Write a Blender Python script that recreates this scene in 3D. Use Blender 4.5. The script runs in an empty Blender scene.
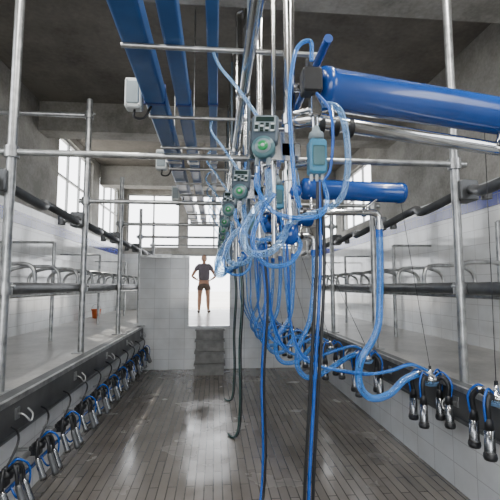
import bpy, math, random
from mathutils import Vector, Matrix
random.seed(4)
EYE=1.65; DK=0.85
scn=bpy.context.scene

# ---------------------------------------------------------------- materials
def newmat(name):
    m=bpy.data.materials.new(name); m.use_nodes=True
    nt=m.node_tree; b=nt.nodes['Principled BSDF']
    return m,nt,b
def mat(name,col,rough=.5,metal=0,var=.12,scale=8,bump=0,coat=0,spec=None):
    m,nt,b=newmat(name)
    tc=nt.nodes.new('ShaderNodeTexCoord'); n=nt.nodes.new('ShaderNodeTexNoise')
    n.inputs['Scale'].default_value=scale; n.inputs['Detail'].default_value=6
    nt.links.new(tc.outputs['Object'],n.inputs['Vector'])
    r=nt.nodes.new('ShaderNodeValToRGB')
    r.color_ramp.elements[0].position=.3; r.color_ramp.elements[1].position=.7
    r.color_ramp.elements[0].color=[c*(1-var) for c in col]+[1]
    r.color_ramp.elements[1].color=[min(1,c*(1+var)) for c in col]+[1]
    nt.links.new(n.outputs['Fac'],r.inputs['Fac']); nt.links.new(r.outputs['Color'],b.inputs['Base Color'])
    b.inputs['Roughness'].default_value=rough; b.inputs['Metallic'].default_value=metal
    if coat: b.inputs['Coat Weight'].default_value=coat
    if bump:
        bp=nt.nodes.new('ShaderNodeBump'); bp.inputs['Strength'].default_value=bump; bp.inputs['Distance'].default_value=.02
        nt.links.new(n.outputs['Fac'],bp.inputs['Height']); nt.links.new(bp.outputs['Normal'],b.inputs['Normal'])
    return m
def concrete(name,c1,c2,rough=.8,scale=1.3):
    m,nt,b=newmat(name)
    tc=nt.nodes.new('ShaderNodeTexCoord')
    n=nt.nodes.new('ShaderNodeTexNoise'); n.inputs['Scale'].default_value=scale; n.inputs['Detail'].default_value=10; n.inputs['Roughness'].default_value=.65
    n2=nt.nodes.new('ShaderNodeTexNoise'); n2.inputs['Scale'].default_value=scale*18; n2.inputs['Detail'].default_value=4
    nt.links.new(tc.outputs['Object'],n.inputs['Vector']); nt.links.new(tc.outputs['Object'],n2.inputs['Vector'])
    a=nt.nodes.new('ShaderNodeMath'); a.operation='MULTIPLY_ADD'; a.inputs[1].default_value=.25
    nt.links.new(n2.outputs['Fac'],a.inputs[0])
    s=nt.nodes.new('ShaderNodeMath'); s.operation='SUBTRACT'; s.inputs[1].default_value=.12
    nt.links.new(n.outputs['Fac'],s.inputs[0]); nt.links.new(s.outputs[0],a.inputs[2])
    r=nt.nodes.new('ShaderNodeValToRGB'); r.color_ramp.elements[0].position=.35; r.color_ramp.elements[1].position=.65
    r.color_ramp.elements[0].color=list(c1)+[1]; r.color_ramp.elements[1].color=list(c2)+[1]
    nt.links.new(a.outputs[0],r.inputs['Fac']); nt.links.new(r.outputs['Color'],b.inputs['Base Color'])
    b.inputs['Roughness'].default_value=rough
    bp=nt.nodes.new('ShaderNodeBump'); bp.inputs['Strength'].default_value=.3; bp.inputs['Distance'].default_value=.01
    nt.links.new(a.outputs[0],bp.inputs['Height']); nt.links.new(bp.outputs['Normal'],b.inputs['Normal'])
    return m
def tile(name,axes,c1,c2,mortar,w=.2,h=.2,ms=.006,rough=.15,offset=0,bump=.3,noise=.0,wet=False):
    m,nt,b=newmat(name)
    tc=nt.nodes.new('ShaderNodeTexCoord'); sp=nt.nodes.new('ShaderNodeSeparateXYZ'); cb=nt.nodes.new('ShaderNodeCombineXYZ')
    nt.links.new(tc.outputs['Object'],sp.inputs[0])
    nt.links.new(sp.outputs[axes[0]],cb.inputs[0]); nt.links.new(sp.outputs[axes[1]],cb.inputs[1])
    br=nt.nodes.new('ShaderNodeTexBrick'); br.offset=offset; br.inputs['Scale'].default_value=1
    br.inputs['Brick Width'].default_value=w; br.inputs['Row Height'].default_value=h; br.inputs['Mortar Size'].default_value=ms
    br.inputs['Color1'].default_value=list(c1)+[1]; br.inputs['Color2'].default_value=list(c2)+[1]; br.inputs['Mortar'].default_value=list(mortar)+[1]
    nt.links.new(cb.outputs[0],br.inputs['Vector'])
    n=nt.nodes.new('ShaderNodeTexNoise'); n.inputs['Scale'].default_value=1.6 if wet else 2.2; n.inputs['Detail'].default_value=5 if wet else 8
    nt.links.new(tc.outputs['Object'],n.inputs['Vector'])
    mx=nt.nodes.new('ShaderNodeMix'); mx.data_type='RGBA'; mx.blend_type='MULTIPLY'; mx.inputs[0].default_value=noise
    rr=nt.nodes.new('ShaderNodeValToRGB'); rr.color_ramp.elements[0].position=.35; rr.color_ramp.elements[0].color=(.45,.42,.39,1); rr.color_ramp.elements[1].position=.65; rr.color_ramp.elements[1].color=(1,1,1,1)
    nt.links.new(n.outputs['Fac'],rr.inputs['Fac'])
    nt.links.new(br.outputs['Color'],mx.inputs[6]); nt.links.new(rr.outputs['Color'],mx.inputs[7])
    nt.links.new(mx.outputs[2],b.inputs['Base Color'])
    b.inputs['Roughness'].default_value=rough
    if wet:
        mr=nt.nodes.new('ShaderNodeMapRange'); mr.inputs[1].default_value=.35; mr.inputs[2].default_value=.65; mr.inputs[3].default_value=.10; mr.inputs[4].default_value=.30
        nt.links.new(n.outputs['Fac'],mr.inputs[0]); nt.links.new(mr.outputs[0],b.inputs['Roughness'])
    bp=nt.nodes.new('ShaderNodeBump'); bp.inputs['Strength'].default_value=bump; bp.inputs['Distance'].default_value=.004; bp.invert=True
    nt.links.new(br.outputs['Fac'],bp.inputs['Height']); nt.links.new(bp.outputs['Normal'],b.inputs['Normal'])
    return m
def hosemat(name,col,tr=.3):
    m,nt,b=newmat(name)
    tc=nt.nodes.new('ShaderNodeTexCoord'); n=nt.nodes.new('ShaderNodeTexNoise'); n.inputs['Scale'].default_value=6; n.inputs['Detail'].default_value=1
    nt.links.new(tc.outputs['Object'],n.inputs['Vector'])
    r=nt.nodes.new('ShaderNodeValToRGB'); r.color_ramp.elements[0].color=[c*.8 for c in col]+[1]; r.color_ramp.elements[1].color=[min(1,c*1.25+.02) for c in col]+[1]
    nt.links.new(n.outputs['Fac'],r.inputs['Fac']); nt.links.new(r.outputs['Color'],b.inputs['Base Color'])
    b.inputs['Roughness'].default_value=.12; b.inputs['Coat Weight'].default_value=1; b.inputs['Coat Roughness'].default_value=.05
    # plastic tube: clearer face-on, denser where the wall is seen edge-on
    t=nt.nodes.new('ShaderNodeBsdfTransparent'); t.inputs[0].default_value=(min(1,col[0]*1.0+.55),min(1,col[1]*.7+.58),1,1)
    lw=nt.nodes.new('ShaderNodeLayerWeight'); lw.inputs[0].default_value=.45
    mr=nt.nodes.new('ShaderNodeMapRange'); mr.inputs[3].default_value=tr; mr.inputs[4].default_value=.0
    nt.links.new(lw.outputs['Facing'],mr.inputs[0])
    ms=nt.nodes.new('ShaderNodeMixShader'); nt.links.new(mr.outputs[0],ms.inputs[0])
    out=nt.nodes['Material Output']
    nt.links.new(b.outputs[0],ms.inputs[1]); nt.links.new(t.outputs[0],ms.inputs[2]); nt.links.new(ms.outputs[0],out.inputs[0])
    return m

M={}
M['steel']=mat('galvanised_steel',(.40,.41,.41),.34,.85,.35,12)
M['stain']=mat('stainless_steel',(.60,.61,.61),.16,1,.1,9)
M['cupsteel']=mat('teat_cup_steel',(.30,.31,.32),.22,1,.15,9)
M['dark']=mat('dark_rail_steel',(.10,.105,.11),.4,.5,.3,7)
M['kerb']=mat('kerb_steel',(.09,.093,.095),.45,.4,.35,4)
M['blue']=mat('blue_paint',(.005,.06,.29),.26,0,.12,5,coat=.35)
M['bluebeam']=mat('blue_beam_paint',(.018,.095,.28),.35,0,.15,5,coat=.1)
M['bluecap']=mat('dark_blue_plastic',(.004,.025,.15),.3,0,.1,5)
M['hose']=hosemat('translucent_blue_hose',(.06,.28,.74),.62)
M['hose2']=mat('blue_rubber_tube',(.008,.09,.42),.25,0,.2,20)
M['clear']=hosemat('clear_blue_hose',(.24,.46,.78),.78)
M['black']=mat('black_rubber',(.01,.011,.013),.4,0,.3,20)
M['green']=mat('dark_green_tube',(.006,.05,.045),.35,0,.2,20)
M['greyp']=mat('grey_plastic',(.06,.085,.11),.4,0,.06,20)
M['mgrey']=mat('mid_grey_plastic',(.2,.25,.27),.4,0,.06,20)
M['lgrey']=mat('pale_plastic',(.55,.59,.59),.4,0,.06,20)
M['teal']=mat('light_blue_plastic',(.06,.24,.38),.3,0,.1,20)
M['tealg']=mat('grey_green_plastic',(.07,.16,.18),.35,0,.1,20)
M['gbtn']=mat('green_button',(.02,.30,.09),.3,0,.05,20)
M['lcd']=mat('lcd_glass',(.02,.035,.03),.08,0,.05,20)
M['conc']=concrete('wall_concrete',(.17,.165,.15),(.36,.35,.325))
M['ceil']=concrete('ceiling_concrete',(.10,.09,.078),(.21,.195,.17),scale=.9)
M['deck']=concrete('deck_concrete',(.20,.195,.18),(.42,.405,.38),.3,1.1)
M['ground']=concrete('ground_dirt',(.6,.56,.5),(.78,.75,.7),.9,.6)
M['tileX']=tile('white_tiles_x',(1,2),(.70,.72,.73),(.66,.69,.71),(.48,.49,.50),w=.3,h=.2,ms=.004,rough=.1,noise=.35)
M['tileY']=tile('white_tiles_y',(0,2),(.70,.72,.73),(.66,.69,.71),(.48,.49,.50),w=.3,h=.2,ms=.004,rough=.1,noise=.35)
M['band']=tile('blue_tiles',(1,2),(.008,.02,.20),(.012,.03,.24),(.1,.12,.2))
M['floor']=tile('pit_floorboards',(1,0),(.22,.20,.18),(.165,.15,.135),(.06,.055,.05),w=.5,h=.075,ms=.005,rough=.2,offset=.5,bump=.35,noise=.45,wet=True)
M['stair']=mat('stair_concrete',(.18,.18,.175),.6,0,.3,8,.3)
M['skin']=mat('skin',(.50,.28,.19),.5,0,.08,8)
M['shirt']=mat('shirt_fabric',(.14,.12,.14),.8,0,.15,30)
M['shorts']=mat('shorts_fabric',(.14,.10,.08),.8,0,.15,30)
M['lips']=mat('lip_skin',(.42,.15,.12),.5,0,.08,8)
M['hair']=mat('hair_brown',(.03,.018,.012),.6,0,.2,40)
M['white']=mat('eye_white',(.8,.8,.8),.3,0,.02,10)
M['shoe']=mat('shoe_leather',(.05,.03,.02),.5,0,.1,10)
M['orange']=mat('orange_plastic',(.6,.13,.03),.35,0,.08,10)
M['frame']=mat('window_frame_metal',(.30,.31,.31),.5,.3,.1,10)
m,nt,b=newmat('added_fill_tube'); b.inputs['Emission Color'].default_value=(1,.97,.92,1); b.inputs['Emission Strength'].default_value=4; M['filltube']=m  # glowing tubes of the added, unseen ceiling fill lights

# ---------------------------------------------------------------- mesh builder
class MB:
    def __init__(s): s.v=[];s.f=[];s.m=[];s.sm=[];s.mats=[];s.M=Matrix.Identity(4)
    def mi(s,k):
        if k not in s.mats: s.mats.append(k)
        return s.mats.index(k)
    def add(s,vs,fs,k,smooth):
        o=len(s.v); s.v+= [tuple(s.M@Vector(v)) for v in vs]
        i=s.mi(k)
        for f in fs: s.f.append([a+o for a in f]); s.m.append(i); s.sm.append(smooth)
    def box(s,x0,x1,y0,y1,z0,z1,k,bev=0):
        if bev<=0:
            vs=[(x,y,z) for x in(x0,x1) for y in(y0,y1) for z in(z0,z1)]
            fs=[(0,1,3,2),(4,6,7,5),(0,4,5,1),(2,3,7,6),(0,2,6,4),(1,5,7,3)]
            s.add(vs,fs,k,False); return
        def outline(d,n=4):
            pts=[]
            r=bev
            for cx,cz,a0 in((x1-r,z1-r,0),(x0+r,z1-r,90),(x0+r,z0+r,180),(x1-r,z0+r,270)):
                for i in range(n+1):
                    a=math.radians(a0+90*i/n); rr=max(r-d,0.0005)
                    pts.append((cx+rr*math.cos(a),cz+rr*math.sin(a)))
            return pts
        c=bev*.5; rings=[(y0,c),(y0+c,0),(y1-c,0),(y1,c)]
        vs=[];n=None
        for y,d in rings:
            o=outline(d); n=len(o); vs+=[(p[0],y,p[1]) for p in o]
        fs=[]
        for r in range(3):
            for i in range(n):
                j=(i+1)%n; fs.append((r*n+i,r*n+j,(r+1)*n+j,(r+1)*n+i))
        fs.append(tuple(range(n))); fs.append(tuple(reversed(range(3*n,4*n))))
        s.add(vs,fs,k,False)
    def tube(s,pts,r,k,n=10,smooth=True,res=6,cap=True):
        P=[Vector(p) for p in pts]
        R=list(r) if hasattr(r,'__len__') else [r]*len(P)
        if res>1 and len(P)>2:
            Q=[];RR=[]
            E=[P[0]*2-P[1]]+P+[P[-1]*2-P[-2]]
            for i in range(len(P)-1):
                p0,p1,p2,p3=E[i],E[i+1],E[i+2],E[i+3]
                for j in range(res):
                    t=j/res
                    Q.append(.5*((2*p1)+(p2-p0)*t+(2*p0-5*p1+4*p2-p3)*t*t+(3*p1-p0-3*p2+p3)*t**3)); RR.append(R[i]*(1-t)+R[i+1]*t)
            Q.append(P[-1]);RR.append(R[-1]); P,R=Q,RR
        T=[]
        for i in range(len(P)):
            a=P[max(i-1,0)];b_=P[min(i+1,len(P)-1)]; d=(b_-a)
            T.append(d.normalized() if d.length>1e-9 else (T[-1] if T else Vector((0,0,1))))
        up=Vector((0,0,1)) if abs(T[0].z)<.9 else Vector((1,0,0))
        N=(up-T[0]*up.dot(T[0])).normalized()
        vs=[];fs=[]
        for i in range(len(P)):
            N=(N-T[i]*N.dot(T[i])).normalized(); B=T[i].cross(N)
            for j in range(n):
                a=2*math.pi*j/n; vs.append(P[i]+(N*math.cos(a)+B*math.sin(a))*R[i])
        for i in range(len(P)-1):
            for j in range(n):
                q=(j+1)%n; fs.append((i*n+j,i*n+q,(i+1)*n+q,(i+1)*n+j))
        s.add(vs,fs,k,smooth)
        if cap:
            L=(len(P)-1)*n
            s.add(vs[:n],[tuple(reversed(range(n)))],k,False); s.add(vs[L:],[tuple(range(n))],k,False)
    def cyl(s,a,b,r,k,n=14,r2=None): s.tube([a,b],[r,r2 if r2 is not None else r],k,n,res=1)
    def lathe(s,a,axis,prof,k,n=16):
        a=Vector(a);ax=Vector(axis).normalized()
        up=Vector((0,0,1)) if abs(ax.z)<.9 else Vector((1,0,0))
        N=(up-ax*up.dot(ax)).normalized();B=ax.cross(N);vs=[];fs=[]
        for d,r in prof:
            for j in range(n):
                t=2*math.pi*j/n; vs.append(a+ax*d+(N*math.cos(t)+B*math.sin(t))*max(r,.0004))
        for i in range(len(prof)-1):
            for j in range(n):
                q=(j+1)%n; fs.append((i*n+j,i*n+q,(i+1)*n+q,(i+1)*n+j))
        fs.append(tuple(reversed(range(n)))); L=(len(prof)-1)*n; fs.append(tuple(range(L,L+n)))
        s.add(vs,fs,k,True)
    def ball(s,c,r,k,n=12,sc=(1,1,1)):
        vs=[];fs=[];h=n//2+1
        for i in range(h+1):
            th=math.pi*i/h
            for j in range(n):
                ph=2*math.pi*j/n
                vs.append((c[0]+r*sc[0]*max(math.sin(th),.01)*math.cos(ph),c[1]+r*sc[1]*max(math.sin(th),.01)*math.sin(ph),c[2]+r*sc[2]*math.cos(th)))
        for i in range(h):
            for j in range(n):
                q=(j+1)%n; fs.append((i*n+j,(i+1)*n+j,(i+1)*n+q,i*n+q))
        s.add(vs,fs,k,True)
    def done(s,name,parent=None,loc=None):
        me=bpy.data.meshes.new(name); me.from_pydata(s.v,[],s.f)
        for k in s.mats: me.materials.append(M[k])
        me.polygons.foreach_set('material_index',s.m); me.polygons.foreach_set('use_smooth',s.sm); me.update()
        o=bpy.data.objects.new(name,me); scn.collection.objects.link(o)
        if parent: o.parent=parent
        if loc: o.location=loc
        return o
def empty(name,loc=(0,0,0)):
    e=bpy.data.objects.new(name,None); e.location=loc; scn.collection.objects.link(e); return e
def boxobj(name,boxes,parent=None):
    b=MB()
    for x in boxes: b.box(*x)
    return b.done(name,parent)

# ---------------------------------------------------------------- room
XL,XR=-3.2,3.5; PL,PR=-1.5,2.0; YB,YE=-3.0,14.0; PE=8.2; CZ=5.0; TT=3.0
boxobj('floor',[(PL,PR,-2.6,PE,-.1,0,'floor')])
boxobj('deck_floor',[(XL,PL,YB,YE,-.1,DK,'deck'),(PR,XR,YB,YE,-.1,DK,'deck'),(PL,PR,PE+.12,YE,-.1,DK,'deck'),(PL,PR,YB,-2.6,-.1,DK,'deck')])
boxobj('wall_pit_left',[(PL,PL+.015,-2.6,PE,0,.6,'tileX')])
boxobj('wall_pit_right',[(PR-.015,PR,-2.6,PE,0,.6,'tileX')])
boxobj('wall_partition',[(PL,-.52,PE,PE+.12,0,2.22,'tileY'),(.30,PR,PE,PE+.12,0,2.22,'tileY'),(-.52,.30,PE,PE+.12,0,DK,'tileY'),
     (PL,-.52,PE-.02,PE+.14,2.22,2.27,'steel'),(.30,PR,PE-.02,PE+.14,2.22,2.27,'steel')])
def wallX(name,xa,xb,ops):
    bx=[(xa,xb,YB,YE,-.1,TT,'tileX')]
    ys=YB
    for y0,y1,z0,z1 in ops:
        bx.append((xa,xb,ys,y0,TT,CZ,'conc'))
        if z0>TT: bx.append((xa,xb,y0,y1,TT,z0,'conc'))
        bx.append((xa,xb,y0,y1,z1,CZ,'conc')); ys=y1
    bx.append((xa,xb,ys,YE,TT,CZ,'conc'))
    return boxobj(name,bx)
opsL=[(-2.2,2.8,3.1,4.8),(8.3,10.6,3.15,4.85),(11.2,13.6,3.15,4.85)]
opsR=[(-1.5,1.8,3.1,4.6),(8.6,10.8,3.15,4.6),(11.3,13.6,3.15,4.6)]  # first opening on each side is unseen, added to let daylight in
wallX('wall_left',XL-.2,XL,opsL); wallX('wall_right',XR,XR+.2,opsR)
boxobj('trim_1',[(XL,XL+.012,YB,YE,2.66,2.86,'band')])
boxobj('trim_2',[(XR-.012,XR,YB,YE,2.66,2.86,'band')])
wi=1
for X,ops in((XL-.1,opsL),(XR+.1,opsR)):
    for y0,y1,z0,z1 in ops:
        b=MB(); t=.03
        b.box(X-t,X+t,y0,y1,z0,z0+.05,'frame'); b.box(X-t,X+t,y0,y1,z1-.05,z1,'frame')
        b.box(X-t*.9,X+t*.9,y0,y1,(z0+z1)/2-.02,(z0+z1)/2+.02,'frame')
        n=3
        for i in range(n+1):
            y=y0+(y1-y0-.05)*i/n; b.box(X-t*.8,X+t*.8,y,y+.05,z0,z1,'frame')
        b.done('window_%d'%wi); wi+=1
Y0,Y1=YE,YE+.2; DT=2.75
bx=[(XL-.2,-1.5,Y0,Y1,-.1,DT,'tileY'),(-1.5,.9,Y0,Y1,-.1,DK,'tileY'),(.9,1.35,Y0,Y1,-.1,DT,'tileY'),(1.35,3.2,Y0,Y1,-.1,1.0,'tileY'),(3.2,XR+.2,Y0,Y1,-.1,DT,'tileY'),
    (XL-.2,XR+.2,Y0,Y1,DT,2.95,'conc'),(XL-.2,-3.05,Y0,Y1,2.95,CZ,'conc'),(-1.25,-1.0,Y0,Y1,2.95,CZ,'conc'),(.9,1.15,Y0,Y1,2.95,CZ,'conc'),(2.95,XR+.2,Y0,Y1,2.95,CZ,'conc'),(-3.05,2.95,Y0,Y1,4.85,CZ,'conc')]
boxobj('wall_end',bx)
for (x0,x1,z0,z1,n) in((1.35,3.2,1.0,DT,3),(-3.05,-1.25,2.95,4.85,2),(-1.0,.9,2.95,4.85,2),(1.15,2.95,2.95,4.85,2)):
    b=MB(); y=YE+.1
    b.box(x0,x1,y-.03,y+.03,z0,z0+.05,'frame'); b.box(x0,x1,y-.03,y+.03,z1-.05,z1,'frame')
    for i in range(n+1): xx=x0+(x1-x0-.05)*i/n; b.box(xx,xx+.05,y-.025,y+.025,z0,z1,'frame')
    b.done('window_%d'%wi); wi+=1
b=MB(); b.box(-1.5,-1.44,YE+.05,YE+.15,DK,DT,'frame'); b.box(.84,.9,YE+.05,YE+.15,DK,DT,'frame'); b.box(-1.44,.84,YE+.05,YE+.15,DT-.06,DT,'frame'); b.done('door_1')
boxobj('wall_back',[(XL-.2,-2.2,YB-.2,YB,-.1,CZ,'conc'),(1.6,XR+.2,YB-.2,YB,-.1,CZ,'conc'),(-2.2,1.6,YB-.2,YB,3.8,CZ,'conc'),(-2.2,1.6,YB-.2,YB,-.1,DK,'conc')])
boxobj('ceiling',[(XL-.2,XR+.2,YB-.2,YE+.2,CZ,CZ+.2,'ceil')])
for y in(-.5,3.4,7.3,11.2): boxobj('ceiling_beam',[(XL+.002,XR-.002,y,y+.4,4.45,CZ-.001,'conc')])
boxobj('ground',[(-40,XL-.2,-30,60,-.2,.3,'ground'),(XR+.2,40,-30,60,-.2,.3,'ground'),(XL-.2,XR+.2,YE+.2,60,-.2,DK-.02,'ground'),(XL-.2,XR+.2,-30,YB-.2,-.2,DK-.02,'ground')])

# kerbs
for sx,x0,x1,nm in((1,PL-.02,PL+.09,'pit_kerb'),(-1,PR-.09,PR+.02,'pit_kerb')):
    b=MB(); b.box(x0,x1,-2.6,PE-.01,.6,DK+.02,'kerb')
    xi=x1 if sx>0 else x0
    b.box(min(xi,xi+sx*.03),max(xi,xi+sx*.03),-2.6,PE-.01,DK-.01,DK+.03,'steel')
    b.box(min(xi,xi+sx*.02),max(xi,xi+sx*.02),-2.6,PE-.01,.6,.62,'dark')
    for i in range(6):
        y=1.9+i*1.2
        b.tube([(xi,y,.74),(xi+sx*.05,y,.73),(xi+sx*.09,y+.02,.68),(xi+sx*.09,y+.05,.72),(xi+sx*.05,y+.06,.76)],.007,'steel',8)
        b.box(min(xi,xi+sx*.01),max(xi,xi+sx*.01),y-.03,y+.03,.70,.78,'steel')
    b.done(nm)
# stairs
b=MB()
for i in range(4):
    y=7.62+i*.14; z=.2*(i+1)
    b.box(-.36,.18,y,PE-.002,z-.2,z-.03,'stair'); b.box(-.38,.20,y-.02,PE-.002,z-.03,z,'stair')
b.done('pit_stairs')

# ---------------------------------------------------------------- stall frames
def clamp(b,x,y,z,r=.055,k='steel'):
    b.cyl((x,y,z-.045),(x,y,z+.045),r,k,12)
    b.cyl((x-r-.02,y,z+.02),(x+r+.02,y,z+.02),.012,k,8)
fy=[3.22,5.05,6.9,8.7,10.5]
for i,y in enumerate(fy):
    b=MB(); top=[CZ,4.0,3.5,3.3,3.3][i]
    for x in(-1.6,2.06):
        tp=CZ-.002 if (i==0) else top
        if i==1 and x>0: tp=3.0
        b.cyl((x,y,DK),(x,y,tp),.036,'steel',14)
        b.box(x-.08,x+.08,y-.08,y+.08,DK,DK+.015,'steel')
        for z in(1.63,2.70): clamp(b,x,y,z)
        if i>0: b.lathe((x,y,tp),(0,0,1),[(0,.036),(.01,.03),(.015,.0)],'steel')
    b.cyl((-1.68,y-.0,2.70),(2.16,y,2.70),.027,'steel',12)
    if i==1:
        b.cyl((XL+.001,y,3.8),(-1.55,y,3.8),.03,'steel'); clamp(b,-1.6,y,3.8)
    if i==0:
        b.cyl((XL+.001,y+.05,2.45),(-1.6,y+.05,2.45),.024,'steel')
    b.done('stall_frame')
def stallside(sx,xp,xw):
    b=MB()
    b.tube([(xp,.8,1.63)]+[(xp,y,1.63) for y in(3,6,9,12.5)],.052,'dark',14,res=1)
    b.tube([(xp-sx*.12,.8,1.56)]+[(xp-sx*.12,y,1.56) for y in(3,6,9,12.5)],.02,'steel',10,res=1)
    for y in fy: b.cyl((xp+sx*.12,y,1.63),(xp-sx*.14,y,1.58),.024,'steel')
    b.done('rump_rail')
    b=MB(); pts=[]
    y=.9
    while y<12.4:
        a=math.cos((y-3.22)/.915*math.pi*2)
        pts.append((xp-sx*.02+sx*.15*(1-a)*.5, y, 2.42+.05*a)); y+=.915/6
    b.tube(pts,.042,'dark',10,res=2)
    for y in fy:
        b.box(xp-.08,xp+.08,y-.08,y+.08,2.37,2.55,'dark',.02)
        b.cyl((xp,y,2.46),(xp-sx*.22,y,2.46),.03,'steel')
        b.cyl((xp-sx*.2,y,2.40),(xp-sx*.2,y,2.52),.045,'dark')
    b.done('breast_rail')
    b=MB()
    y=1.6
    while y<12:
        x0=xp-sx*.05; x1=xp-sx*.72
        pts=[(x0,y,1.63),(x0-sx*.02,y+.03,1.78),(x0-sx*.10,y+.06,1.86),(x0-sx*.3,y+.1,1.87),((x0+x1)/2-sx*.12,y+.14,1.87),(x1+sx*.05,y+.16,1.82),(x1,y+.16,1.72),(x1+sx*.04,y+.12,1.62),(x1+sx*.2,y+.06,1.60),(x0,y+.02,1.60)]
        b.tube(pts,.021,'steel',8,res=4)
        y+=.61
    xr=xp-sx*.72
    b.cyl((xr,.8,1.6),(xr,12.5,1.6),.024,'steel')
    for y in(1.4,3.8,6.2,8.6,11.0):
        b.cyl((xr,y,DK),(xr,y,2.3),.026,'steel'); b.cyl((xr,y,2.3),(xw+sx*.001,y,2.3),.018,'steel')
    b.done('stall_divider_hoops')
stallside(1,-1.68,XL); stallside(-1,2.14,XR)

# ---------------------------------------------------------------- overhead beams
def beam(x,z,w,h,y0,y1,nm,hang=(1.4,4.6,8.6)):
    b=MB()
    b.box(x-w/2,x+w/2,y0,y1,z-h/2,z+h/2,'bluebeam',min(w,h)*.16)
    for y in hang:
        b.cyl((x,y,z+h/2-.01),(x,y,CZ-.001),.008,'steel',8)
        b.box(x-w/2-.012,x+w/2+.012,y-.03,y+.03,z-h/2-.012,z+h/2+.012,'steel')
    yy=y0+.9
    while yy<y1:
        b.box(x-w/2-.005,x+w/2+.005,yy-.015,yy+.015,z-h/2-.006,z+h/2+.006,'bluecap'); yy+=1.85
    b.done(nm)
beam(-.485,3.16,.16,.15,-1.5,9.6,'blue_overhead_beam')
beam(-.26,3.14,.11,.12,-1.5,9.6,'blue_overhead_beam')
beam(-.025,3.14,.07,.09,-1.5,9.6,'blue_overhead_beam')
for (y) in(3.1,4.75,6.5):
    b=MB(); b.box(-.71,-.58,y-.05,y+.05,3.03,3.27,'lgrey',.02)
    b.box(-.695,-.60,y-.06,y-.05,3.06,3.24,'mgrey',.01)
    for zz in(3.05,3.25):
        for xx in(-.695,-.60): b.cyl((xx,y-.065,zz),(xx,y-.05,zz),.006,'steel',8)
    b.tube([(-.64,y,3.03),(-.64,y,2.97),(-.57,y+.03,2.98),(-.52,y+.05,3.085)],.01,'black',8)
    b.done('junction_box')
UY=(2.2,3.2,3.95,4.7,5.4,6.1,6.8,7.8)
b=MB()
b.cyl((.17,1.0,2.86),(.17,9.0,2.86),.032,'stain'); b.cyl((.60,2.0,2.98),(.60,9.0,2.98),.025,'blue')
for y in UY+(8.8,):
    b.cyl((-.56,y+.09,3.06),(.62,y+.09,3.06),.016,'steel',8)
    b.cyl((.17,y+.09,2.86),(.17,y+.09,3.06),.014,'steel',8); b.cyl((.60,y+.09,2.98),(.60,y+.09,3.06),.012,'steel',8)
    b.cyl((.17,y+.2,2.86),(.17,y+.25,2.86),.045,'stain')
b.done('milk_pipeline')

# ---------------------------------------------------------------- control keypad (shared mesh)
def keypad_mesh():
    b=MB()
    b.box(-.07,.07,-.03,.03,-.03,.13,'greyp',.02)
    b.box(-.058,.058,-.036,-.03,.03,.12,'mgrey',.008)
    b.box(-.048,.048,-.04,-.036,.085,.112,'lcd',.003)
    for r in range(4):
        for c in range(4):
            x=-.042+c*.028; z=.034+r*.0125
            b.box(x-.009,x+.009,-.041,-.036,z-.004,z+.005,'lcd' if (r+c)%3 else 'lgrey')
    b.lathe((0,.03,-.05),(0,-1,0),[(0,.060),(.055,.062),(.065,.055)],'tealg',24)
    b.lathe((0,-.034,-.05),(0,-1,0),[(0,.042),(.006,.04)],'mgrey',24)
    b.lathe((0,-.040,-.05),(0,-1,0),[(0,.028),(.008,.025)],'gbtn',20)
    b.lathe((0,-.048,-.05),(0,-1,0),[(0,.010),(.003,.008)],'lgrey',14)
    b.cyl((-.03,0,-.10),(-.03,0,-.145),.012,'mgrey',10); b.cyl((.03,0,-.10),(.03,0,-.145),.012,'mgrey',10)
    b.cyl((0,.03,.03),(0,.12,.03),.02,'greyp')
    o=b.done('tmp'); me=o.data; bpy.data.objects.remove(o); me.name='control_keypad'; return me
KP=keypad_mesh()
def cluster_mesh():
    b=MB()
    b.lathe((0,0,-.035),(0,0,1),[(0,.018),(.008,.04),(.03,.052),(.04,.054)],'clear',16)
    b.lathe((0,0,.005),(0,0,1),[(0,.056),(.012,.057),(.025,.045),(.038,.02),(.045,.014),(.065,.013)],'stain',16)
    b.cyl((0,0,.06),(0,0,.09),.009,'black',8)
    b.tube([(-.03,0,.03),(-.06,0,.05),(-.09,0,.045)],.013,'stain',10)
    for i,(dx,dy) in enumerate(((-.05,-.05),(.05,-.05),(-.055,.05),(.055,.05))):
        b.tube([(dx*.5,dy*.5,.01),(dx*1.1,dy*1.1,.03),(dx*1.55,dy*1.5,-.01),(dx*1.5,dy*1.5,-.075)],.014,'black',8)
        b.tube([(dx*.4,dy*.4,.03),(dx*1.2,dy*.9,.06),(dx*1.9,dy*1.6,0),(dx*1.75,dy*1.5,-.10)],.006,'hose2',6)
        a=(dx*1.5,dy*1.5,-.07); ax=(dx*.25,dy*.25,-1)
        b.lathe(a,ax,[(0,.014),(.015,.019),(.05,.024)],'black',14)
        b.lathe((a[0]+dx*.25*.05,a[1]+dy*.25*.05,a[2]-.05),ax,[(0,.023),(.1,.025),(.115,.028),(.12,.02)],'cupsteel',14)
        b.lathe((a[0]+dx*.25*.165,a[1]+dy*.25*.165,a[2]-.16),ax,[(0,.029),(.018,.032),(.03,.028),(.034,.014)],'black',14)
    o=b.done('tmp'); me=o.data; bpy.data.objects.remove(o); me.name='milking_cluster'; return me
CL=cluster_mesh()

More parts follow.
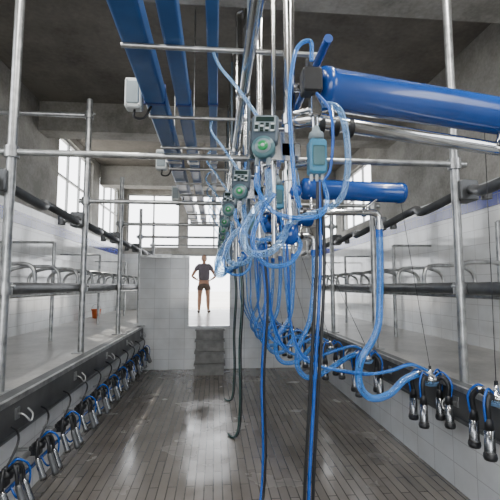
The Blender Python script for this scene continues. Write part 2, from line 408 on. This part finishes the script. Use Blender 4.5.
# ---------------------------------------------------------------- milking units
units=[(UY[0],.42,.60,2.3,1.15,2.02,2.12),
       (UY[1],.36,.72,1.62,.80,1.34,1.76),
       (UY[2],.30,.56,.99,.70,.98,1.52),
       (UY[3],.28,.52,.98,.72,.92,1.36),
       (UY[4],.28,.52,.95,.74,.88,1.27),
       (UY[5],.28,.52,.95,.76,.88,1.2),
       (UY[6],.28,.52,.95,.78,.88,1.15),
       (UY[7],.28,.52,.95,.78,.88,1.1)]
for i,(y,px,a0,a1,az,ex,cx) in enumerate(units):
    e=empty('milking_unit',(px,y,2.4))
    inv=Matrix.Translation((-px,-y,-2.4))
    def fin(b,nm):
        o=b.done(nm,e); o.matrix_parent_inverse=inv; return o
    Z=EYE
    b=MB()
    b.cyl((px,y,Z+.28),(px,y,CZ-.002),.034,'stain',16)
    for z in(Z+.95,Z+.62,Z+.40): b.cyl((px,y,z-.03),(px,y,z+.03),.045,'stain',16)
    b.lathe((px,y,Z+.28),(0,0,-1),[(-.06,.046),(0,.048),(.03,.04),(.05,.02)],'blue',16)
    b.box(px-.055,px+.055,y-.05,y+.05,Z+.72,Z+.80,'stain',.01)
    b.cyl((px-.09,y+.01,Z+.2),(px-.09,y+.01,CZ-.6),.014,'greyp' if i%2 else 'stain',10)
    b.cyl((px-.09,y+.01,Z+.9),(px,y,Z+.9),.012,'stain',10)
    b.tube([(px-.09,y+.01,CZ-.6),(px-.09,y+.01,CZ-.5),(px,y,CZ-.45)],.012,'stain',8)
    fin(b,'post')
    b=MB(); z=Z+az; dy=.35 if i==0 else .08
    d=Vector((a1-a0,dy,0)); L=d.length; dn=d.normalized()
    st=Vector((a0,y,z))
    R=.12 if i==0 else .085
    b.lathe(st,dn,[(-.02,R*.5),(-.015,R*.8),(0,R*1.02),(.03,R*1.06),(.05,R*1.06),(.055,R*.99),(L-.06,R*.99),(L-.055,R*1.06),(L-.01,R*1.05),(L,R*.9),(L+.012,R*.4)],'blue',32)
    b.lathe(st,dn,[(-.05,.012),(-.045,.03),(-.02,.032),(-.018,.012)],'bluecap',12)
    b.cyl((px,y,z),st+dn*.02,.025,'stain')
    zz=Z+(.94 if i==0 else az-.20)
    pr=.044 if i==0 else .028
    yj=y-.05
    ey=yj+(.3 if i==0 else 0); ez=zz-(.03 if i==0 else 0)
    b.tube([(px,y,zz),(px+.1,yj,zz),(ex-.12,ey,ez)],pr,'stain',14,res=1)
    b.tube([(ex-.12,ey,ez),(ex-.05,ey,ez),(ex-.012,ey,ez-.02),(ex,ey,ez-.06),(ex,ey,ez-.13)],pr,'stain',14,res=4)
    for q in (ex-.14,px+.16,px+.25,px+.34):
        f=(q-px)/(ex-px)
        b.cyl((q,yj+(.27*f if i==0 else 0),zz-(.02 if i==0 else 0)),(q+.03,yj+(.28*f if i==0 else 0),zz-(.02 if i==0 else 0)),pr*1.3,'stain' if q>1 else 'black',14)
    b.cyl((ex,ey,ez-.11),(ex,ey,ez-.14),pr*1.3,'stain')
    b.cyl((a0+.06,y,z),(a0+.06,yj,zz),.014,'stain')
    q0=st+dn*L*.8; b.cyl(tuple(q0),(min(ex-.15,q0.x),ey,zz),.012,'stain')
    fin(b,'swing_arm')
    k=bpy.data.objects.new('control_keypad',KP); scn.collection.objects.link(k); k.parent=e
    k.location=(-.165,-.16,.02); k.rotation_euler=(math.radians(-6),math.radians(4),math.radians(-14))
    b=MB(); b.box(px-.24,px+.02,y-.05,y-.03,Z+.70,Z+.86,'stain'); b.cyl((px-.17,y-.03,Z+.78),(px-.17,y-.12,Z+.78),.016,'steel')
    b.cyl((px-.0,y-.0,Z+.78),(px-.0,y-.05,Z+.78),.02,'steel'); fin(b,'keypad_bracket')
    b=MB()
    x=px+.125
    b.box(x-.045,x+.05,y-.16,y-.07,Z+.60,Z+.79,'teal',.02)
    b.box(x-.03,x+.035,y-.165,y-.16,Z+.64,Z+.75,'tealg',.01)
    b.lathe((x,y-.12,Z+.79),(0,0,1),[(0,.04),(.02,.043),(.04,.04),(.05,.025),(.08,.015)],'mgrey',16)
    b.box(x-.075,x+.035,y-.15,y-.05,Z+1.06,Z+1.20,'black',.018)
    b.cyl((x-.03,y-.1,Z+1.20),(x-.03,y-.1,Z+1.26),.022,'black')
    b.box(x-.03,x+.03,y-.14,y-.06,Z+.93,Z+1.04,'stain',.01)
    b.cyl((x,y-.10,Z+.8),(x,y-.10,Z+1.1),.02,'stain')
    b.cyl((px,y,Z+.98),(x,y-.1,Z+.98),.018,'stain'); b.cyl((px,y,Z+.68),(x,y-.1,Z+.68),.018,'stain')
    for q in(-.03,.0,.03): b.cyl((x+q,y-.12,Z+.60),(x+q,y-.12,Z+.565),.009,'lgrey',8)
    b.lathe((px+.02,y-.02,Z+.52),(0,-1,0),[(0,.03),(.05,.035),(.07,.028)],'blue',14)
    fin(b,'pulsator')
    b=MB(); j=lambda s=.02: random.uniform(-s,s)
    q=y-.12
    if i<2: b.tube([(x+.03,q,Z+.57),(x+.05,q-.02,Z+.45),(x-.02,q-.04,Z+.36),(px-.1,q-.02,Z+.38),(px-.2,q,Z+.52),(px-.2,q+.0,Z+.60)],.012,'hose',8)
    if i<4: b.tube([(x-.03,q-.04,Z+1.22),(x-.04,q-.06,Z+1.32),(x-.12,q-.06,Z+1.26),(px-.03,q-.05,Z+1.0),(px-.02,q-.05,Z+.7),(px,q-.03,Z+.5),(px+.03,q,Z+.42)],.012,'hose',8)
    if i<2: b.tube([(x+.03,q,Z+1.0),(x+.12,q-.03,Z+.96),(x+.16,q-.03,Z+.8),(x+.16,q-.02,Z+.58),(x+.1,q,Z+.44),(px,q,Z+.35),(px-.04,q+.05,Z+.30)],.017,'clear',10)
    b.tube([(x,q-.02,Z+1.05),(x+.06,q-.05,Z+.95),(x+.075,q-.06,Z+.8),(x+.06,q-.05,Z+.62),(x+.03,q-.03,Z+.56)],.008,'hose2',8)
    b.tube([(px-.14,q,Z+.62),(px-.14,q,Z+.48),(px-.2+j(),q,Z+.40),(px-.27,q+.02,Z+.28),(px-.24,q+.03,Z+.18),(px-.13,q+.05,Z+.18),(px-.05,q+.06,Z+.26),(px-.02,y,Z+.32)],.020,'clear',10)
    if i in(0,2): b.tube([(px-.1,q+.04,Z+.5),(px-.17,q+.04,Z+.4),(px-.22,q+.06,Z+.24),(px-.15,q+.07,Z+.12),(px-.02,q+.08,Z+.12),(px+.05,y-.03,Z+.22),(px+.02,y,Z+.3)],.013,'hose',8)
    b.tube([(px-.16,q+.06,Z+.9),(px-.3,q+.1,Z+1.12),(px-.40,q+.2,Z+1.3),(-.03,y+.1,Z+1.42)],.010,'clear',8)
    fin(b,'head_hoses')
    b=MB(); cz=Z-.73-(.04 if i==1 else 0); cy=ey+.06; sc=1.3
    b.cyl((ex,ey,ez-.12),(ex,ey,ez-.2),pr*1.05,'hose2')
    w=.15+j(.03)
    pts=[(ex,ey,ez-.14),(ex,ey,ez-.35),(ex-.01,ey,Z-.05),(ex-.05+j(.01),ey,Z-.35),(ex-w-.04,ey,Z-.60),(ex-w-.05,ey,Z-.78),(ex-w+.04,ey,Z-.88),(ex+.05,ey+.02,Z-.86),(cx-.22,cy,cz+.01),(cx-.11,cy,cz+.055)]
    b.tube(pts,.029 if i<2 else .025,'hose',12)
    if i>0:
        for s_ in((0,.024) if i<4 else (0,)):
            pts=[(x+.03,y-.12,Z+.56),(x+.05+s_,y-.1,Z+.36),(x+.07+s_,y-.08,Z+.05),(x+.10+s_+j(),ey,Z-.30),(x+.22+s_,ey,Z-.58),(ex*.85,ey+s_,Z-.70+j(.03)),(ex+.04,ey+s_,Z-.68),(cx-.16,cy+s_,cz+.13),(cx-.02,cy+s_,cz+.08)]
            b.tube(pts,.011,'hose2' if s_ else 'hose',8)
    if i==0: pts=[(cx-.3,y+.29,z-R*.9),(cx-.3,cy,cz+.11)]
    elif st.x+L<cx: pts=[(a1-.03,y+.07,z-R*.9),(cx,cy,cz+.11)]
    else: pts=[(cx,y,z-R*.9),(cx,cy,cz+.11)]
    b.tube(pts,.0025,'black',6,res=1)
    fin(b,'milk_hose')
    b=MB()
    if i==0:
        for s_,k_ in((0,'black'),(.022,'hose2'),(.044,'black')):
            b.tube([(px+.13+s_*.4,y-.12,Z+.56),(px+.12+s_,y-.1,Z+.1),(px+.08+s_,y-.1,Z-.5),(px+.04+s_,y-.1,Z-1.1),(px+.06+s_,y-.05,Z-1.55),(px+.2+s_,y+.1,.02),(px+.5,y+.3+s_,.02)],.009,k_,8)
    elif i in(1,3,5):
        ks=('hose2','black') if i==1 else ('green','black')
        for s_,k_ in zip((0,.02),ks):
            b.tube([(px+s_,y-.03,Z+.30),(px+.03+s_,y-.1,Z-.1),(px-.0+s_,y-.1,Z-.7),(px+.01+s_,y-.1,Z-1.2),(px-.01+s_,y-.1,.08),(px-.07+s_,y-.2,.015),(px-.12,y-.1+s_,.015)],.009,k_,8)
    if b.v: fin(b,'drop_tubes')
    c=bpy.data.objects.new('milking_cluster',CL); scn.collection.objects.link(c)
    c.location=(cx,cy,cz); c.rotation_euler=(0,0,random.uniform(-.3,.3)); c.scale=(sc,sc,sc)
    if i==0: c.location=(cx-.3,cy,cz)

# left-side clusters hanging low on the kerb
b=MB()
b.cyl((-1.36,2.4,.42),(-1.36,8.1,.42),.02,'steel')
b.cyl((-1.36,2.4,.30),(-1.36,8.1,.30),.014,'blue')
for i in range(12):
    y=2.6+i*.48
    b.cyl((PL+.016,y+.2,.42),(-1.36,y+.2,.42),.012,'steel'); b.cyl((PL+.016,y+.2,.30),(-1.36,y+.2,.30),.012,'steel')
b.done('wash_line')
for i in range(11):
    y=2.75+i*.48
    b=MB()
    x=-1.30
    b.box(-1.36,x+.02,y-.03,y+.03,.40,.47,'black',.01)
    b.lathe((x,y,.44),(0,0,1),[(0,.02),(.01,.045),(.04,.05),(.06,.02),(.08,.01)],'black',14)
    for k,(dx,dy) in enumerate(((.02,-.11),(.05,-.03),(.05,.05),(.02,.13))):
        b.tube([(x,y+dy*.2,.47),(x+dx,y+dy*.6,.53),(x+dx*1.6,y+dy,.49),(x+dx*1.8,y+dy,.40)],.012,'black',6,res=3)
        b.lathe((x+dx*1.8,y+dy,.42),(.3,.1,-1),[(0,.012),(.02,.02),(.13,.022),(.14,.026),(.165,.024)],'dark' if k%2 else 'cupsteel',10)
    b.tube([(x+.02,y,.52),(x+.08,y-.02,.57),(x+.12,y+.05,.50),(x+.10,y+.1,.36),(x+.02,y+.14,.26),(-1.36,y+.2,.31)],.007,'hose2',8)
    b.tube([(x,y,.5),(x+.02,y+.1,.62),(x-.03,y+.2,.66),(-1.39,y+.24,.68)],.008,'black',6)
    b.done('parked_milking_cluster')

b=MB(); c=(-2.95,10.4,DK)
b.lathe(c,(0,0,1),[(0,.08),(.02,.085),(.20,.115),(.21,.125),(.225,.125),(.225,.11),(.03,.075)],'orange',20)
b.tube([(c[0]-.12,c[1],DK+.21),(c[0]-.08,c[1],DK+.31),(c[0],c[1],DK+.34),(c[0]+.08,c[1],DK+.31),(c[0]+.12,c[1],DK+.21)],.005,'steel',6)
b.done('orange_bucket')

for y in(.6,2.4):  # unseen fill lights, added at the ceiling to brighten the room
    for x in(-1.2,1.6):
        b=MB(); b.box(x-.07,x+.07,y-.6,y+.6,CZ-.07,CZ-.001,'lgrey',.02)
        for s_ in(-.035,.035): b.cyl((x+s_,y-.57,CZ-.09),(x+s_,y+.57,CZ-.09),.014,'filltube',10)
        for q in(-.58,.55): b.box(x-.06,x+.06,y+q,y+q+.03,CZ-.11,CZ-.07,'lgrey')
        o=b.done('added_fill_fixture')
        ld=bpy.data.lights.new('added_fill_light','AREA'); ld.shape='RECTANGLE'; ld.size=.14; ld.size_y=1.15; ld.energy=65; ld.color=(1,.97,.92)
        l=bpy.data.objects.new('added_fill_light',ld); l.location=(x,y,CZ-.13); scn.collection.objects.link(l); l.parent=o

# ---------------------------------------------------------------- person
def skinobj(name,V,E,Rr,k,parent,sub=2):
    me=bpy.data.meshes.new(name); me.from_pydata(V,E,[]); me.materials.append(M[k])
    o=bpy.data.objects.new(name,me); scn.collection.objects.link(o); o.parent=parent
    md=o.modifiers.new('skin','SKIN'); md.use_smooth_shade=True
    for i,v in enumerate(me.skin_vertices[0].data):
        r=Rr[i]; v.radius=(r,r) if not hasattr(r,'__len__') else r; v.use_root=(i==0)
    s=o.modifiers.new('sub','SUBSURF'); s.levels=sub; s.render_levels=sub
    return o
pe=empty('person_standing',(-.33,12.2,DK)); pe.rotation_euler=(0,0,math.radians(6))
V=[(0,0,.93),(0,.0,1.08),(0,-.01,1.25),(0,0,1.39),(0,0,1.47),(0,-.01,1.53)]; R=[(.13,.10),(.125,.09),(.15,.10),(.13,.085),(.055,.055),(.05,.05)]
E=[(0,1),(1,2),(2,3),(3,4),(4,5)]
def ch(root,pts,rs):
    p=root
    for q,r in zip(pts,rs):
        V.append(q);R.append(r);E.append((p,len(V)-1));p=len(V)-1
    return p
for s in(-1,1):
    ch(0,[(s*.09,0,.87),(s*.11,-.01,.70),(s*.125,-.02,.50),(s*.13,0,.34),(s*.14,.015,.09),(s*.145,-.03,.04),(s*.155,-.15,.03)],[.10,.092,.066,.068,.042,.042,.03])
    ch(3,[(s*.13,0,1.41),(s*.19,0,1.38),(s*.28,.03,1.23),(s*.355,.05,1.10),(s*.29,.0,1.04),(s*.215,-.045,.99)],[.07,.062,.052,.042,.036,.026])
skinobj('body',V,E,R,'skin',pe)
for s in(-1,1):
    w=Vector((s*.215,-.045,.99)); V=[];R=[];E=[]
    V=[tuple(w),tuple(w+Vector((-s*.03,-.035,-.015))),tuple(w+Vector((-s*.055,-.062,-.03)))];R=[.022,(.032,.016),(.034,.015)];E=[(0,1),(1,2)]
    skinobj('palm',V,E,R,'skin',pe)
    for f in range(4):
        o=Vector((0,.008,.028-.018*f)); L=[.9,1,.95,.78][f]
        base=w+Vector((-s*.05,-.058,-.03))+o
        d=[Vector((-s*.03,-.012,-.004))*L,Vector((-s*.055,-.008,-.01))*L,Vector((-s*.075,.004,-.018))*L]
        skinobj('finger_%d'%(f+1),[tuple(base)]+[tuple(base+q) for q in d],[(0,1),(1,2),(2,3)],[.0095,.009,.0085,.007],'skin',pe,1)
    base=w+Vector((-s*.02,-.02,.012))
    skinobj('thumb',[tuple(base),tuple(base+Vector((s*.0,.0,.03))),tuple(base+Vector((-s*.012,.02,.05)))],[(0,1),(1,2)],[.012,.0105,.009],'skin',pe,1)
V=[(0,0,.93),(0,0,1.08),(0,-.01,1.25),(0,0,1.38),(0,0,1.445)];R=[(.18,.13),(.18,.13),(.20,.135),(.165,.11),(.08,.075)];E=[(0,1),(1,2),(2,3),(3,4)]
for s in(-1,1): ch(3,[(s*.13,0,1.40),(s*.19,0,1.37),(s*.265,.025,1.255)],[.09,.084,.076])
skinobj('shirt',V,E,R,'shirt',pe)
V=[(0,0,.97),(0,0,.88)];R=[(.175,.135),(.175,.135)];E=[(0,1)]
for s in(-1,1): ch(1,[(s*.095,0,.80),(s*.115,-.01,.70),(s*.118,-.012,.66)],[.12,.11,.105])
skinobj('shorts',V,E,R,'shorts',pe)
b=MB()
for s in(-1,1):
    b.lathe((s*.143,.07,.045),(0.06*s,-1,0),[(0,.02),(.01,.042),(.1,.044),(.2,.044),(.25,.035),(.265,.012)],'shoe',12)
b.done('shoes',pe)
b=MB()
hc=(0,-.015,1.62)
b.ball(hc,.108,'skin',20,(.74,.90,1.1)); b.ball((0,-.035,1.565),.06,'skin',14,(.85,.9,.8))
b.lathe((0,-.105,1.635),(0,-.35,-1),[(0,.006),(.02,.011),(.038,.016),(.048,.006)],'skin',10)
for s in(-1,1):
    b.ball((s*.031,-.103,1.625),.012,'white',10); b.ball((s*.031,-.1135,1.625),.005,'black',8)
    b.ball((s*.082,-.005,1.615),.026,'skin',10,(.35,.7,1.1))
    b.box(min(s*.018,s*.046),max(s*.018,s*.046),-.114,-.105,1.642,1.647,'hair')
b.ball((0,-.086,1.563),.02,'lips',10,(1.1,.3,.25))
b.ball((0,.008,1.645),.112,'hair',20,(.78,.92,.98))
b.done('head',pe)

# ---------------------------------------------------------------- light, world, camera
w=bpy.data.worlds.new('World'); scn.world=w; w.use_nodes=True
bg=w.node_tree.nodes['Background']; bg.inputs[0].default_value=(.95,.97,1,1); bg.inputs[1].default_value=6.5
sd=bpy.data.lights.new('sun','SUN'); sd.energy=6; sd.angle=.02; sd.color=(1,.96,.88)
so=bpy.data.objects.new('sun',sd); so.rotation_euler=(math.radians(-35),math.radians(-28),0); so.location=(0,0,20); scn.collection.objects.link(so)
cd=bpy.data.cameras.new('camera'); cd.sensor_width=36; cd.lens=28.8; cd.clip_start=.05
co=bpy.data.objects.new('camera',cd); co.location=(0,0,EYE); co.rotation_euler=(math.radians(90+5.14),0,math.radians(-5)); scn.collection.objects.link(co); scn.camera=co
